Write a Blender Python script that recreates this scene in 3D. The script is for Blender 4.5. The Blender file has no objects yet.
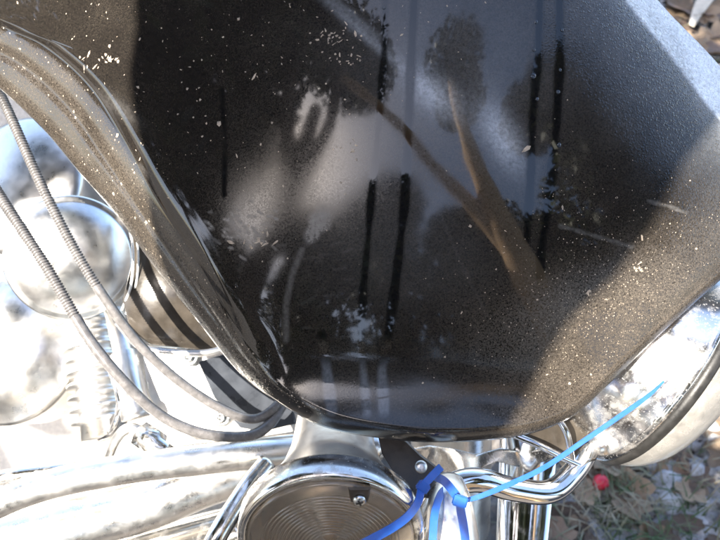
import bpy, bmesh, math, random
import numpy as np
from mathutils import Vector, Matrix

random.seed(7)
rng = np.random.default_rng(7)
scene = bpy.context.scene
COL = scene.collection

# ------------------------------------------------------------------ camera
CAM_H, PITCH, FPX = 1.25, math.radians(50), 692.0
CP, SP = math.cos(PITCH), math.sin(PITCH)
cam = bpy.data.cameras.new('camera')
cam_o = bpy.data.objects.new('camera', cam)
COL.objects.link(cam_o)
cam_o.location = (0, 0, CAM_H)
cam_o.rotation_euler = (math.pi / 2 - PITCH, 0, 0)
cam.sensor_width = 36.0
cam.lens = FPX / 720 * 36.0
cam.clip_start = 0.01
cam.clip_end = 2000
cam.dof.use_dof = True
cam.dof.focus_distance = 0.43
cam.dof.aperture_fstop = 14
scene.camera = cam_o

# ------------------------------------------------------------------ light
SUN_C = Vector((-0.45, 0.13, 0.88)).normalized()          # towards the sun, camera axes


def dirw(v):
    """camera axes (x right, y up, z to viewer) -> world direction"""
    x, y, z = v
    return Vector((x, y * SP - z * CP, y * CP + z * SP))


SUN = dirw(SUN_C)
ELEV = math.asin(SUN.z)
AZ = math.atan2(SUN.x, SUN.y)
world = bpy.data.worlds.new('World')
scene.world = world
world.use_nodes = True
wn = world.node_tree
wn.nodes.clear()
sky = wn.nodes.new('ShaderNodeTexSky')
sky.sky_type = 'NISHITA'
sky.sun_disc = False
sky.sun_elevation = ELEV
sky.sun_rotation = AZ
sky.air_density = 1.0
sky.dust_density = 2.0
bg = wn.nodes.new('ShaderNodeBackground')
bg.inputs[1].default_value = 0.15
wo = wn.nodes.new('ShaderNodeOutputWorld')
wn.links.new(sky.outputs[0], bg.inputs[0])
wn.links.new(bg.outputs[0], wo.inputs[0])
sl = bpy.data.lights.new('sun', 'SUN')
sl.energy = 5.0
sl.angle = math.radians(0.32)
sl.color = (1.0, 0.94, 0.84)
so = bpy.data.objects.new('sun', sl)
COL.objects.link(so)
so.rotation_euler = SUN.to_track_quat('Z', 'Y').to_euler()
so.location = (0, 0, 6)
scene.view_settings.view_transform = 'Standard'
scene.view_settings.look = 'None'
scene.view_settings.gamma = 1
scene.view_settings.use_curve_mapping = False
scene.view_settings.exposure = 2.0

# ------------------------------------------------------------------ helpers


def P(x, y, d):
    """photo pixel + distance along the view axis -> world point"""
    u, v = (x - 360) / FPX, (y - 270) / FPX
    return Vector((u * d, d * (CP - v * SP), CAM_H - d * (SP + v * CP)))


def Pn(x, y, d):
    u, v = (x - 360) / FPX, (y - 270) / FPX
    return np.stack([u * d, d * (CP - v * SP), CAM_H - d * (SP + v * CP)], -1)


def ground_pt(x, y):
    u, v = (x - 360) / FPX, (y - 270) / FPX
    d = CAM_H / (SP + v * CP)
    return Vector((u * d, d * (CP - v * SP), 0.0))


def empty(name, loc, label=None, cat=None, group=None):
    o = bpy.data.objects.new(name, None)
    COL.objects.link(o)
    o.location = loc
    o.empty_display_size = 0.05
    tag(o, label, cat, group)
    return o


def tag(o, label=None, cat=None, group=None, kind=None):
    if label: o['label'] = label
    if cat: o['category'] = cat
    if group: o['group'] = group
    if kind: o['kind'] = kind
    return o


def origin_of(parent):
    v = Vector((0, 0, 0))
    while parent is not None:
        v += parent.location
        parent = parent.parent
    return v


def mesh_obj(name, verts, faces, mat, parent=None, smooth=True, loc=None):
    """verts are world coordinates; the object sits at loc (world) or at its parent"""
    if loc is None:
        loc = origin_of(parent) if parent else Vector((0, 0, 0))
    me = bpy.data.meshes.new(name)
    vs = np.asarray([tuple(v) for v in verts] if not isinstance(verts, np.ndarray) else verts, dtype=float)
    vs = vs - np.array(loc)
    me.from_pydata(vs.tolist(), [], faces if isinstance(faces, list) else faces.tolist())
    me.update()
    if smooth:
        me.polygons.foreach_set('use_smooth', [True] * len(me.polygons))
    me.materials.append(mat)
    o = bpy.data.objects.new(name, me)
    COL.objects.link(o)
    if parent:
        o.parent = parent
        o.location = loc - origin_of(parent)
    else:
        o.location = loc
    return o


def catmull(pts, n):
    """n samples per span through points (any dimension)"""
    p = [np.array(q, float) for q in pts]
    p = [2 * p[0] - p[1]] + p + [2 * p[-1] - p[-2]]
    out = []
    for i in range(1, len(p) - 2):
        for k in range(n):
            t = k / n
            out.append(0.5 * (2 * p[i] + (p[i + 1] - p[i - 1]) * t + (2 * p[i - 1] - 5 * p[i] + 4 * p[i + 1] - p[i + 2]) * t * t
                              + (3 * p[i] - p[i - 1] - 3 * p[i + 1] + p[i + 2]) * t ** 3))
    out.append(p[-2])
    return np.array(out)


def sweep(path, radii, sides=14, caps=True, flat=None, up=None):
    """tube (or flat strap: flat=(w,t)) along world points"""
    path = np.asarray(path, float)
    n = len(path)
    tan = np.gradient(path, axis=0)
    tan /= np.linalg.norm(tan, axis=1)[:, None] + 1e-12
    ref = np.array(up if up is not None else (0.0, -CP, SP))
    nr = ref - tan[0] * ref.dot(tan[0])
    nr /= np.linalg.norm(nr)
    verts, faces = [], []
    if flat:
        w, t = flat
        c = 0.25
        prof = [(-1, -1 + c), (-1 + c * t / w, -1), (1 - c * t / w, -1), (1, -1 + c), (1, 1 - c), (1 - c * t / w, 1), (-1 + c * t / w, 1), (-1, 1 - c)]
        prof = [(a * w / 2, b * t / 2) for a, b in prof]
        sides = 8
    for i in range(n):
        if up is not None:
            nr = ref - tan[i] * ref.dot(tan[i])
        else:
            nr = nr - tan[i] * nr.dot(tan[i])
        nr /= np.linalg.norm(nr) + 1e-12
        bn = np.cross(tan[i], nr)
        r = radii if np.isscalar(radii) else radii[i]
        for k in range(sides):
            if flat:
                a, b = prof[k]
                verts.append(path[i] + bn * a * r + nr * b * r)
            else:
                a = 2 * math.pi * k / sides
                verts.append(path[i] + (nr * math.cos(a) + bn * math.sin(a)) * r)
    for i in range(n - 1):
        for k in range(sides):
            k2 = (k + 1) % sides
            faces.append([i * sides + k, i * sides + k2, (i + 1) * sides + k2, (i + 1) * sides + k])
    if caps:
        faces.append(list(range(sides))[::-1])
        faces.append([(n - 1) * sides + k for k in range(sides)])
    return np.array(verts), faces


def tube_px(name, pts, rad, mat, parent, n=10, sides=16, taper=None):
    """tube through photo pixels with distances"""
    s = catmull(pts, n)
    path = Pn(s[:, 0], s[:, 1], s[:, 2])
    r = rad
    if taper is not None:
        r = np.interp(np.linspace(0, 1, len(path)), np.linspace(0, 1, len(taper)), taper)
    v, f = sweep(path, r, sides)
    return mesh_obj(name, v, f, mat, parent)


def lathe(name, c, axis, prof, mat, parent, seg=64, start=0.0, arc=2 * math.pi, closed_ends=True):
    """prof: list of (distance along axis, radius); c world point, axis world direction"""
    axis = Vector(axis).normalized()
    a = axis.orthogonal().normalized()
    b = axis.cross(a)
    verts, faces = [], []
    full = abs(arc - 2 * math.pi) < 1e-6
    m = seg if full else seg + 1
    for (h, r) in prof:
        for k in range(m):
            t = start + arc * k / seg
            verts.append(c + axis * h + (a * math.cos(t) + b * math.sin(t)) * r)
    for i in range(len(prof) - 1):
        for k in range(seg):
            k2 = (k + 1) % m
            faces.append([i * m + k, i * m + k2, (i + 1) * m + k2, (i + 1) * m + k])
    if closed_ends and full:
        if prof[0][1] > 1e-6: faces.append(list(range(m))[::-1])
        if prof[-1][1] > 1e-6: faces.append([(len(prof) - 1) * m + k for k in range(m)])
    return mesh_obj(name, verts, faces, mat, parent)


def plate_px(name, outline, depth_fn, thick, mat, parent, bev=0.0012, holes=None, smooth=False):
    """solid plate: outline in photo pixels, depth by function of (x,y), thickness in metres away from the viewer"""
    bm = bmesh.new()
    f = bm.faces.new([bm.verts.new(P(x, y, depth_fn(x, y))) for x, y in outline])
    bmesh.ops.triangulate(bm, faces=[f])
    bmesh.ops.subdivide_edges(bm, edges=bm.edges[:], cuts=5, use_grid_fill=True)
    # put the inner vertices on the depth function
    vx = [v.co.copy() for v in bm.verts]
    for v in bm.verts:
        x, y = px_of(v.co)
        v.co = P(x, y, depth_fn(x, y))
    r = bmesh.ops.extrude_face_region(bm, geom=bm.faces[:])
    away = dirw((0, 0, -1)) * thick
    for g in r['geom']:
        if isinstance(g, bmesh.types.BMVert):
            g.co += away
    bmesh.ops.recalc_face_normals(bm, faces=bm.faces[:])
    me = bpy.data.meshes.new(name)
    loc = origin_of(parent) if parent else Vector((0, 0, 0))
    for v in bm.verts: v.co -= loc
    bm.to_mesh(me)
    bm.free()
    me.materials.append(mat)
    o = bpy.data.objects.new(name, me)
    COL.objects.link(o)
    if parent: o.parent = parent
    if bev:
        m = o.modifiers.new('bevel', 'BEVEL')
        m.width = bev; m.segments = 2; m.limit_method = 'ANGLE'; m.angle_limit = math.radians(50)
    if smooth:
        me.polygons.foreach_set('use_smooth', [True] * len(me.polygons))
    return o


def px_of(p):
    v = Vector(p) - Vector((0, 0, CAM_H))
    d = v.y * CP - v.z * SP
    return 360 + FPX * v.x / d, 270 - FPX * (v.y * SP + v.z * CP) / d


# ------------------------------------------------------------------ materials
class N:
    def __init__(s, name):
        s.m = bpy.data.materials.new(name)
        s.m.use_nodes = True
        s.t = s.m.node_tree
        s.b = s.t.nodes['Principled BSDF']
        s.out = s.t.nodes['Material Output']

    def n(s, typ, **kw):
        k = s.t.nodes.new('ShaderNode' + typ)
        for a, v in kw.items(): setattr(k, a, v)
        return k

    def l(s, a, b): s.t.links.new(a, b)

    def coord(s):
        if not hasattr(s, '_c'): s._c = s.n('TexCoord').outputs['Object']
        return s._c

    def noise(s, scale, detail=4, rough=0.55, vec=None):
        k = s.n('TexNoise')
        k.inputs['Scale'].default_value = scale
        k.inputs['Detail'].default_value = detail
        k.inputs['Roughness'].default_value = rough
        s.l(vec or s.coord(), k.inputs['Vector'])
        return k.outputs['Fac']

    def ramp(s, fac, *stops):
        k = s.n('ValToRGB')
        e = k.color_ramp.elements
        while len(e) < len(stops): e.new(0.5)
        for i, (p, c) in enumerate(stops):
            e[i].position = p
            e[i].color = (c, c, c, 1) if not isinstance(c, tuple) else (*c, 1)
        s.l(fac, k.inputs[0])
        return k.outputs[0]

    def mix(s, fac, a, b):
        k = s.n('Mix', data_type='RGBA')
        for sock, v in ((k.inputs[0], fac), (k.inputs[6], a), (k.inputs[7], b)):
            if isinstance(v, (int, float)): sock.default_value = v if sock == k.inputs[0] else (v, v, v, 1)
            elif isinstance(v, tuple): sock.default_value = (*v, 1)
            else: s.l(v, sock)
        return k.outputs[2]

    def math(s, op, a, b=0.0, clamp=False):
        k = s.n('Math', operation=op, use_clamp=clamp)
        for i, v in enumerate((a, b)):
            if isinstance(v, (int, float)): k.inputs[i].default_value = v
            else: s.l(v, k.inputs[i])
        return k.outputs[0]

    def attr(s, name):
        k = s.n('Attribute', attribute_name=name)
        return k.outputs['Fac']

    def bump(s, h, strength, dist, normal=None):
        k = s.n('Bump')
        k.inputs['Strength'].default_value = strength
        k.inputs['Distance'].default_value = dist
        s.l(h, k.inputs['Height'])
        if normal: s.l(normal, k.inputs['Normal'])
        return k.outputs[0]

    def set(s, **kw):
        for a, v in kw.items():
            i = s.b.inputs[a.replace('_', ' ')]
            if isinstance(v, (int, float)): i.default_value = v
            elif isinstance(v, tuple): i.default_value = (*v, 1)
            else: s.l(v, i)
        return s


def mat_paint():
    a = N('dusty_black_paint')
    grain = a.noise(900, 3, 0.7)
    fine = a.noise(2600, 2, 0.6)
    cloud = a.noise(22, 4, 0.6)
    g2 = a.math('ADD', a.math('MULTIPLY', grain, 0.6), a.math('MULTIPLY', fine, 0.5))
    gr = a.ramp(g2, (0.42, 0.0), (0.78, 1.0))
    dust = a.attr('dust')
    dmod = a.math('MULTIPLY', dust, a.math('ADD', a.math('MULTIPLY', gr, 2.1), 0.10))
    dmod = a.math('MULTIPLY', dmod, a.math('ADD', a.math('MULTIPLY', cloud, 0.9), 0.55), clamp=True)
    tan = a.ramp(cloud, (0.3, (0.25, 0.195, 0.14)), (0.7, (0.37, 0.30, 0.225)))
    scuff_and_reflection = a.attr('scuff_and_reflection')
    frost_and_sheen = a.attr('frost_and_sheen')
    fr = a.math('MULTIPLY', frost_and_sheen, a.ramp(a.math('ADD', a.math('MULTIPLY', a.noise(420, 4, 0.7), 0.6), a.math('MULTIPLY', cloud, 0.4)), (0.34, 0.35), (0.60, 1.0)), clamp=True)
    c1 = a.mix(dmod, (0.004, 0.004, 0.0045), tan)
    sc = a.math('MULTIPLY', scuff_and_reflection, a.ramp(a.noise(500, 3), (0.3, 0.35), (0.7, 1.0)), clamp=True)
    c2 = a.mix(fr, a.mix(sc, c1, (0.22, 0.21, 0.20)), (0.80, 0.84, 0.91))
    haze = a.attr('haze')
    hz = a.math('MULTIPLY', haze, a.ramp(grain, (0.3, 0.55), (0.7, 1.1)), clamp=True)
    smear = a.noise(60, 5, 0.65)
    rough = a.math('ADD', a.math('MULTIPLY', hz, 0.42), a.math('MULTIPLY', a.math('MAXIMUM', a.math('SUBTRACT', dmod, 0.06), 0.0), 0.9))
    rough = a.math('ADD', rough, a.ramp(smear, (0.35, 0.012), (0.75, 0.05)))
    rough = a.math('ADD', rough, a.math('MULTIPLY', sc, 0.4), clamp=True)
    # dew: raised beads
    vo = a.n('TexVoronoi', feature='F1')
    vo.inputs['Scale'].default_value = 520
    vo.inputs['Randomness'].default_value = 0.9
    a.l(a.coord(), vo.inputs['Vector'])
    bead = a.math('MULTIPLY', a.math('SUBTRACT', 0.45, vo.outputs['Distance'], clamp=True), 1.0)
    vo2 = a.n('TexVoronoi', feature='F1')
    vo2.inputs['Scale'].default_value = 1100
    a.l(a.coord(), vo2.inputs['Vector'])
    bead2 = a.math('SUBTRACT', 0.6, vo2.outputs['Distance'], clamp=True)
    dew = a.attr('dew')
    hgt = a.math('MULTIPLY', a.math('ADD', bead, a.math('MULTIPLY', bead2, 0.35)), dew)
    n1 = a.bump(hgt, 1.0, 0.0010)
    n2 = a.bump(a.math('MAXIMUM', a.math('SUBTRACT', dmod, 0.12), 0.0), 0.5, 0.0004, n1)
    wv = a.noise(35, 2)
    n3 = a.bump(wv, 0.03, 0.002, n2)
    a.set(Base_Color=c2, Roughness=rough, Normal=n3)
    a.b.inputs['IOR'].default_value = 1.55
    return a.m


def mat_chrome(name, pit=0.0, rough=0.05, tint=(0.80, 0.80, 0.81), dirt=0.25):
    a = N(name)
    sm = a.noise(45, 6, 0.65)
    pits = a.ramp(a.noise(700, 3, 0.6), (0.60, 0.0), (0.72, 1.0))
    grime = a.math('MULTIPLY', a.ramp(a.noise(70, 5, 0.7), (0.5, 0.0), (0.8, 1.0)), dirt)
    pm = a.math('MAXIMUM', a.math('MULTIPLY', pits, pit), grime)
    a.set(Base_Color=a.mix(pm, tint, (0.16, 0.12, 0.09)), Metallic=a.math('SUBTRACT', 1.0, a.math('MULTIPLY', pm, 0.8)),
          Roughness=a.math('ADD', a.ramp(sm, (0.35, rough), (0.75, rough * 2.6)), a.math('MULTIPLY', pm, 0.5)),
          Normal=a.bump(a.noise(28, 3), 0.03, 0.003))
    return a.m


def mat_simple(name, col, rough=0.4, var=0.25, scale=120, metal=0.0, bump=0.15, **kw):
    a = N(name)
    nz = a.noise(scale, 5, 0.6)
    lo = tuple(c * (1 - var) for c in col)
    hi = tuple(min(1, c * (1 + var)) for c in col)
    a.set(Base_Color=a.ramp(nz, (0.3, lo), (0.7, hi)), Roughness=a.ramp(nz, (0.3, rough * 0.8), (0.7, min(1, rough * 1.25))),
          Metallic=metal, Normal=a.bump(a.noise(scale * 4, 3), bump, 0.0006))
    for k, v in kw.items(): a.b.inputs[k.replace('_', ' ')].default_value = v
    return a.m


M = {}
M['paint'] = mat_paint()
M['chrome'] = mat_chrome('chrome', 0.0, 0.05)
M['pitted'] = mat_chrome('pitted_chrome', 0.6, 0.12, tint=(0.88, 0.86, 0.83), dirt=0.45)
M['dirty_chrome'] = mat_chrome('dirty_chrome', 0.4, 0.09, tint=(0.72, 0.69, 0.64), dirt=0.8)
M['brass'] = mat_simple('dull_reflector', (0.55, 0.47, 0.38), 0.38, 0.4, 30, 0.7)
M['hazy_chrome'] = mat_chrome('hazy_chrome', 0.15, 0.20, tint=(0.90, 0.87, 0.83), dirt=0.15)
M['alu'] = mat_simple('polished_aluminium', (0.80, 0.78, 0.75), 0.32, 0.12, 60, 1.0, 0.2)
M['cast'] = mat_simple('cast_aluminium', (0.62, 0.59, 0.55), 0.5, 0.2, 200, 0.6, 0.4)
M['black_rubber'] = mat_simple('black_rubber', (0.018, 0.017, 0.016), 0.45, 0.4, 160)
M['brown_rubber'] = mat_simple('dusty_rubber', (0.045, 0.034, 0.025), 0.35, 0.5, 90)
M['cable'] = mat_simple('cable_sheath', (0.14, 0.132, 0.130), 0.24, 0.3, 200, 0.0)
M['dark_cover'] = mat_simple('dark_cover', (0.05, 0.042, 0.034), 0.18, 0.5, 50)
M['blue_dark'] = mat_simple('dark_panel', (0.045, 0.05, 0.06), 0.3, 0.3, 70)
M['blue'] = mat_simple('blue_nylon', (0.02, 0.105, 0.42), 0.35, 0.12, 150, bump=0.1, Subsurface_Weight=0.15)
M['white_wire'] = mat_simple('white_wire', (0.8, 0.8, 0.78), 0.35, 0.1, 100)
M['steel'] = mat_simple('zinc_screw', (0.62, 0.62, 0.6), 0.28, 0.2, 300, 1.0)
M['debris'] = mat_simple('debris', (0.36, 0.29, 0.22), 0.8, 0.5, 300)
M['bulb'] = mat_simple('bulb_glass', (0.55, 0.38, 0.16), 0.15, 0.2, 100)


def mat_glass(name, col, trans, rough, dusty):
    a = N(name)
    d = a.math('MULTIPLY', a.ramp(a.noise(90, 5, 0.65), (0.3, 0.25), (0.75, 1.0)), dusty)
    a.set(Base_Color=a.mix(d, col, (0.17, 0.14, 0.11)), Roughness=a.math('ADD', a.math('MULTIPLY', d, 0.5), rough),
          Transmission_Weight=a.math('SUBTRACT', trans, a.math('MULTIPLY', d, trans), clamp=True))
    a.b.inputs['IOR'].default_value = 1.5
    return a.m


M['lens'] = mat_glass('signal_lens', (0.72, 0.63, 0.52), 0.95, 0.03, 0.20)
M['headlens'] = mat_glass('headlight_glass', (0.80, 0.77, 0.72), 0.95, 0.05, 0.45)

# ------------------------------------------------------------------ ground


def mat_ground():
    a = N('leafy_gravel_ground')
    big = a.noise(6, 5, 0.6)
    mid = a.noise(45, 6, 0.65)
    vo = a.n('TexVoronoi', feature='F1')
    vo.inputs['Scale'].default_value = 55
    a.l(a.coord(), vo.inputs['Vector'])
    soil = a.ramp(mid, (0.3, (0.025, 0.02, 0.015)), (0.7, (0.10, 0.08, 0.062)))
    st = a.ramp(vo.outputs['Color'], (0.0, (0.06, 0.057, 0.054)), (1.0, (0.22, 0.21, 0.205)))
    a.set(Base_Color=a.mix(a.ramp(big, (0.42, 0.1), (0.62, 0.7)), soil, st), Roughness=0.9,
          Normal=a.bump(a.math('SUBTRACT', mid, vo.outputs['Distance']), 0.8, 0.012))
    return a.m


gs = 60
xs = np.concatenate([-np.geomspace(300, 1.2, 26), np.linspace(-1.1, 3.0, 150), np.geomspace(3.1, 300, 26)])
ys = np.concatenate([-np.geomspace(300, 1.2, 26), np.linspace(-1.1, 3.0, 150), np.geomspace(3.1, 300, 26)])
gx, gy = np.meshgrid(xs, ys)
near = np.exp(-(gx ** 2 + gy ** 2) / 40)
gz = near * (0.006 * np.sin(gx * 9 + 2 * np.sin(gy * 5)) * np.cos(gy * 7 + 1) + 0.006 * rng.random(gx.shape)) - 0.012
nxg, nyg = len(xs), len(ys)
idx = np.arange(nxg * nyg).reshape(nyg, nxg)
gf = np.stack([idx[:-1, :-1], idx[:-1, 1:], idx[1:, 1:], idx[1:, :-1]], -1).reshape(-1, 4)
ground = mesh_obj('ground', np.stack([gx, gy, gz], -1).reshape(-1, 3), gf, mat_ground())
tag(ground, 'brown soil and gravel ground strewn with leaves', kind='structure')

# ------------------------------------------------------------------ motorcycle
MOTO = empty('motorcycle', (0.13, 0.16, 0.0), 'black touring motorcycle with dusty fairing and chrome trim, tied with blue cable ties', 'motorcycle')

# ---- fairing: two matched contours in photo pixels, inner crease I and outer edge O
# Ix, Iy, Ox, Oy, roll width (share of radius), roll depth, flange depth, bead, groove
CT = [
    (0, 24, -30, 66, .10, .007, .030, .000, .003),
    (45, 45, 5, 92, .09, .007, .032, .000, .003),
    (90, 85, 45, 130, .08, .007, .034, .000, .003),
    (125, 140, 80, 172, .08, .007, .034, .000, .003),
    (155, 195, 115, 212, .08, .007, .034, .000, .003),
    (190, 250, 155, 266, .08, .007, .032, .000, .003),
    (222, 303, 198, 320, .08, .006, .026, .000, .0025),
    (252, 350, 238, 370, .14, .004, .018, .001, .001),
    (285, 385, 272, 397, .18, -.005, .012, .002, .0),
    (330, 411, 322, 425, .22, -.013, .010, .002, .0),
    (390, 424, 388, 438, .24, -.018, .009, .002, .0),
    (450, 428, 450, 441, .24, -.018, .009, .002, .0),
    (515, 424, 518, 435, .20, -.012, .009, .0015, .0),
    (564, 409, 569, 417, .15, -.004, .007, .001, .0),
    (602, 377, 607, 384, .10, -.001, .006, .001, .0),
    (656, 326, 661, 332, .06, .001, .005, .001, .0),
    (717, 271, 722, 277, .05, .002, .005, .001, .0),
    (775, 222, 782, 227, .07, .003, .007, .001, .0),
    (797, 195, 822, 190, .10, .006, .015, .0, .0),
    (772, 170, 806, 156, .10, .003, .022, .0, .0),
    (720, 118, 747, 97, .10, .002, .024, .0, .0),
    (680, 66, 703, 49, .10, .002, .024, .0, .0),
    (627, 0, 653, -4, .10, .002, .024, .0, .0),
    (570, -75, 594, -86, .10, .003, .024, .0, .0),
    (490, -160, 507, -180, .20, .016, .024, .0, .0),
    (380, -215, 382, -242, .18, .014, .024, .0, .0),
    (240, -222, 234, -248, .16, .013, .026, .0, .0),
    (100, -190, 86, -212, .15, .012, .028, .0, .0),
    (-20, -130, -42, -142, .15, .012, .028, .0, .0),
    (-78, -75, -106, -68, .15, .012, .028, .0, .0),
    (-62, -10, -98, 24, .15, .012, .030, .0, .002),
]
CX, CY = 385.0, 130.0
NS = 32
arr = np.array(CT, float)
per = np.vstack([arr[-2:], arr, arr[:2]])
samp = catmull(per, NS)[NS * 2: NS * (2 + len(CT))]
NT = len(samp)
I_, O_ = samp[:, :2], samp[:, 2:4]
RW, RD, FD, BD, GD = samp[:, 4], samp[:, 5], samp[:, 6], samp[:, 7], samp[:, 8]
TH = np.unwrap(np.arctan2(I_[:, 1] - CY, I_[:, 0] - CX))


def sstep(a, b, v):
    t = np.clip((v - a) / (b - a), 0, 1)
    return t * t * (3 - 2 * t)


def base_depth(x, y):
    X = (x - 420) / 360
    Y = (y - 160) / 290
    return (0.402 + np.where(X < 0, 0.055, 0.052) * X * X + np.where(Y > 0, 0.030, 0.020) * Y * Y
            + 0.0015 * np.sin(x / 95.0 + y / 140.0))


def roll(r, w, dpt):
    q = np.clip((r - (1 - w)) / w, 0, 1)
    g = np.exp(-((r - (1 - w * 0.95)) / (w * 0.35)) ** 2)
    return dpt * q ** 2.0 + 0.0008 * g * np.clip(dpt / 0.010, 0, 1) * (w > 0.075)


NR = 250
rr = np.linspace(0.0, 1, NR) ** 0.85
X = CX + (I_[None, :, 0] - CX) * rr[:, None]
Y = CY + (I_[None, :, 1] - CY) * rr[:, None]
D = base_depth(X, Y) + roll(rr[:, None], RW[None], RD[None])
# flange
qf = np.linspace(0, 1, 27)[1:]
XF = I_[None, :, 0] + (O_[None, :, 0] - I_[None, :, 0]) * qf[:, None]
YF = I_[None, :, 1] + (O_[None, :, 1] - I_[None, :, 1]) * qf[:, None]
LIN = sstep(520, 600, I_[:, 0])[None] * sstep(200, 150, I_[:, 1])[None]
DF = (D[-1][None] + FD[None] * ((0.55 * qf + 0.45 * qf ** 2)[:, None] * (1 - LIN) + qf[:, None] * LIN) - BD[None] * np.sin(math.pi * qf)[:, None]
      + GD[None] * np.exp(-((qf[:, None] - 0.48) / 0.10) ** 2) - GD[None] * 0.6 * np.exp(-((qf[:, None] - 0.85) / 0.12) ** 2))
# rolled back edge and the inner side of the shell
Xb, Yb, Db_ = [], [], []
for (q, extra) in ((0.004, 0.0025), (-0.004, 0.004), (-0.02, 0.0045), (-0.12, 0.003), (-0.35, 0.008), (-0.65, 0.010), (-0.97, 0.012)):
    s = 1 + q
    Xb.append(CX + (O_[:, 0] - CX) * s)
    Yb.append(CY + (O_[:, 1] - CY) * s)
    t = np.clip(-q / 0.2, 0, 1)
    Db_.append((DF[-1] + extra) * (1 - t) + t * (base_depth(Xb[-1], Yb[-1]) + extra + 0.012))
AX = np.vstack([X, XF, np.array(Xb)])
AY = np.vstack([Y, YF, np.array(Yb)])
AD = np.vstack([D, DF, np.array(Db_)])
rows = AX.shape[0]
V = Pn(AX, AY, AD).reshape(-1, 3)
ii = np.arange(rows * NT).reshape(rows, NT)
nx_ = np.roll(ii, -1, axis=1)
F = np.stack([ii[:-1], ii[1:], nx_[1:], nx_[:-1]], -1)
F = F.reshape(-1, 4)
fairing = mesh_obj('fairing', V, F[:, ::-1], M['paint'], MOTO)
tag(fairing, 'glossy black fairing panel, dusty, dew covered and streaked')

# wear masks with some reflected light painted in: dust, haze, dew, scuff
x, y = AX.reshape(-1), AY.reshape(-1)
rows_i = np.repeat(np.arange(rows), NT)
onflange = np.clip((rows_i - (NR - 1)) / 4.0, 0, 1)
rrow = np.concatenate([rr, np.ones(rows - NR)])
R_ = np.repeat(rrow, NT)
q_row = np.concatenate([np.zeros(NR), qf, np.ones(rows - NR - len(qf))])
Q_ = np.repeat(q_row, NT)


def gauss(cx, cy, sx, sy, ang=0):
    ca, sa = math.cos(math.radians(ang)), math.sin(math.radians(ang))
    dx, dy = x - cx, y - cy
    return np.exp(-((dx * ca + dy * sa) / sx) ** 2 - ((-dx * sa + dy * ca) / sy) ** 2)


def polydist(pts):
    best = np.full(x.shape, 1e9)
    for (x0, y0), (x1, y1) in zip(pts[:-1], pts[1:]):
        dx, dy = x1 - x0, y1 - y0
        t = np.clip(((x - x0) * dx + (y - y0) * dy) / (dx * dx + dy * dy), 0, 1)
        best = np.minimum(best, np.hypot(x - x0 - t * dx, y - y0 - t * dy))
    return best


leftness = sstep(420, 250, x) * sstep(-60, 60, y)
upright = sstep(-40, 200, (x - 560) * 0.78 - (y - 60) * 0.62 + 60)
dust = 0.046 + 0.026 * gauss(380, 230, 150, 150) + 0.035 * gauss(480, 40, 150, 150)
dust += 0.17 * sstep(240, 330, y + 0.35 * (x - 520)) * sstep(400, 600, x) * sstep(60, 330, y)
fl_left = onflange * sstep(330, 230, x) * sstep(-80, 0, y)
dust = np.maximum(dust, 0.16 * fl_left)
dust = np.maximum(dust, 0.12 * onflange * sstep(520, 600, x) * sstep(200, 300, y))
near_left = sstep(0.90, 1.0, R_) * sstep(300, 200, x) * (1 - onflange)
dust += 0.02 * near_left * sstep(120, 200, y)
haze = 0.015 + 0.42 * gauss(345, 200, 90, 70) + 0.35 * gauss(250, 200, 50, 60) + 0.10 * sstep(300, 400, y) * sstep(250, 330, x)
haze += 0.55 * upright
haze += 0.45 * gauss(400, 400, 120, 38)
dew = 0.95 * upright * sstep(0.5, 0.95, R_) + 0.06 * gauss(410, 395, 110, 34)
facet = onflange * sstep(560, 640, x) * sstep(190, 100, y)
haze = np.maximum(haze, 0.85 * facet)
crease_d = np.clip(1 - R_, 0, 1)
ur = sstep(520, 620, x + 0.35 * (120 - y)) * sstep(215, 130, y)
frost_and_sheen = 0.15 * ur * np.exp(-crease_d / 0.045) * (1 - onflange) + 0.10 * ur * np.exp(-crease_d / 0.14) * (1 - onflange) + 1.0 * facet + 0.015 * upright
frost_and_sheen += 0.6 * ur * np.exp(-((1 - R_) / 0.008) ** 2)  # highlight along the crease, painted into the colour
frost_and_sheen += 0.36 * gauss(432, 92, 30, 16, 40) + 0.40 * gauss(503, 138, 34, 15, 62) + 0.20 * gauss(365, 35, 70, 5, 42) + 0.10 * gauss(345, 8, 60, 3.5, 40) + 0.05 * gauss(450, 70, 100, 80) + 0.03 * gauss(400, 250, 90, 60)  # pale patches and diagonals: bright sky reflection painted into the colour
frost_and_sheen += 0.022 * gauss(400, 398, 110, 28)
scuff_and_reflection = np.zeros_like(x)
wob = 2.2 * np.sin(y / 17.0) + 1.3 * np.sin(y / 7.3 + 1)
wash = np.zeros_like(x)
for pts, w in (([(386, -40), (384, 60), (378, 130), (371, 200), (368, 240), (363, 290), (361, 345), (367, 415)], 3.6),
               ([(416, -40), (411, 60), (408, 140), (404, 210), (397, 270), (388, 340), (382, 370), (384, 414)], 4.6),
               ([(541, -40), (538, 60), (533, 110), (531, 170), (527, 240)], 4.2),
               ([(559, -40), (560, 60), (556, 130), (549, 200), (541, 250), (540, 275)], 4.6),
               ([(222, 90), (225, 140), (224, 195)], 1.8),
               ([(322, 335), (327, 372), (332, 412)], 5.0)):
    dd = polydist(pts)
    wash = np.maximum(wash, sstep(w + 2.2, w - 2.2, dd + 0.30 * wob))
haze = haze * (1 - 0.97 * wash)
dust = dust * (1 - 0.95 * wash)
dew = dew * (1 - 0.95 * wash)
frost_and_sheen = frost_and_sheen * (1 - 0.9 * wash) + 0.13 * wash * sstep(352, 374, y) * sstep(455, 430, x) * sstep(425, 408, y)  # lower streaks get mirrored sky as painted-in pale colour
dust = dust + 0.10 * wash * sstep(335, 345, y) * sstep(362, 350, y) * sstep(455, 430, x)
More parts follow.
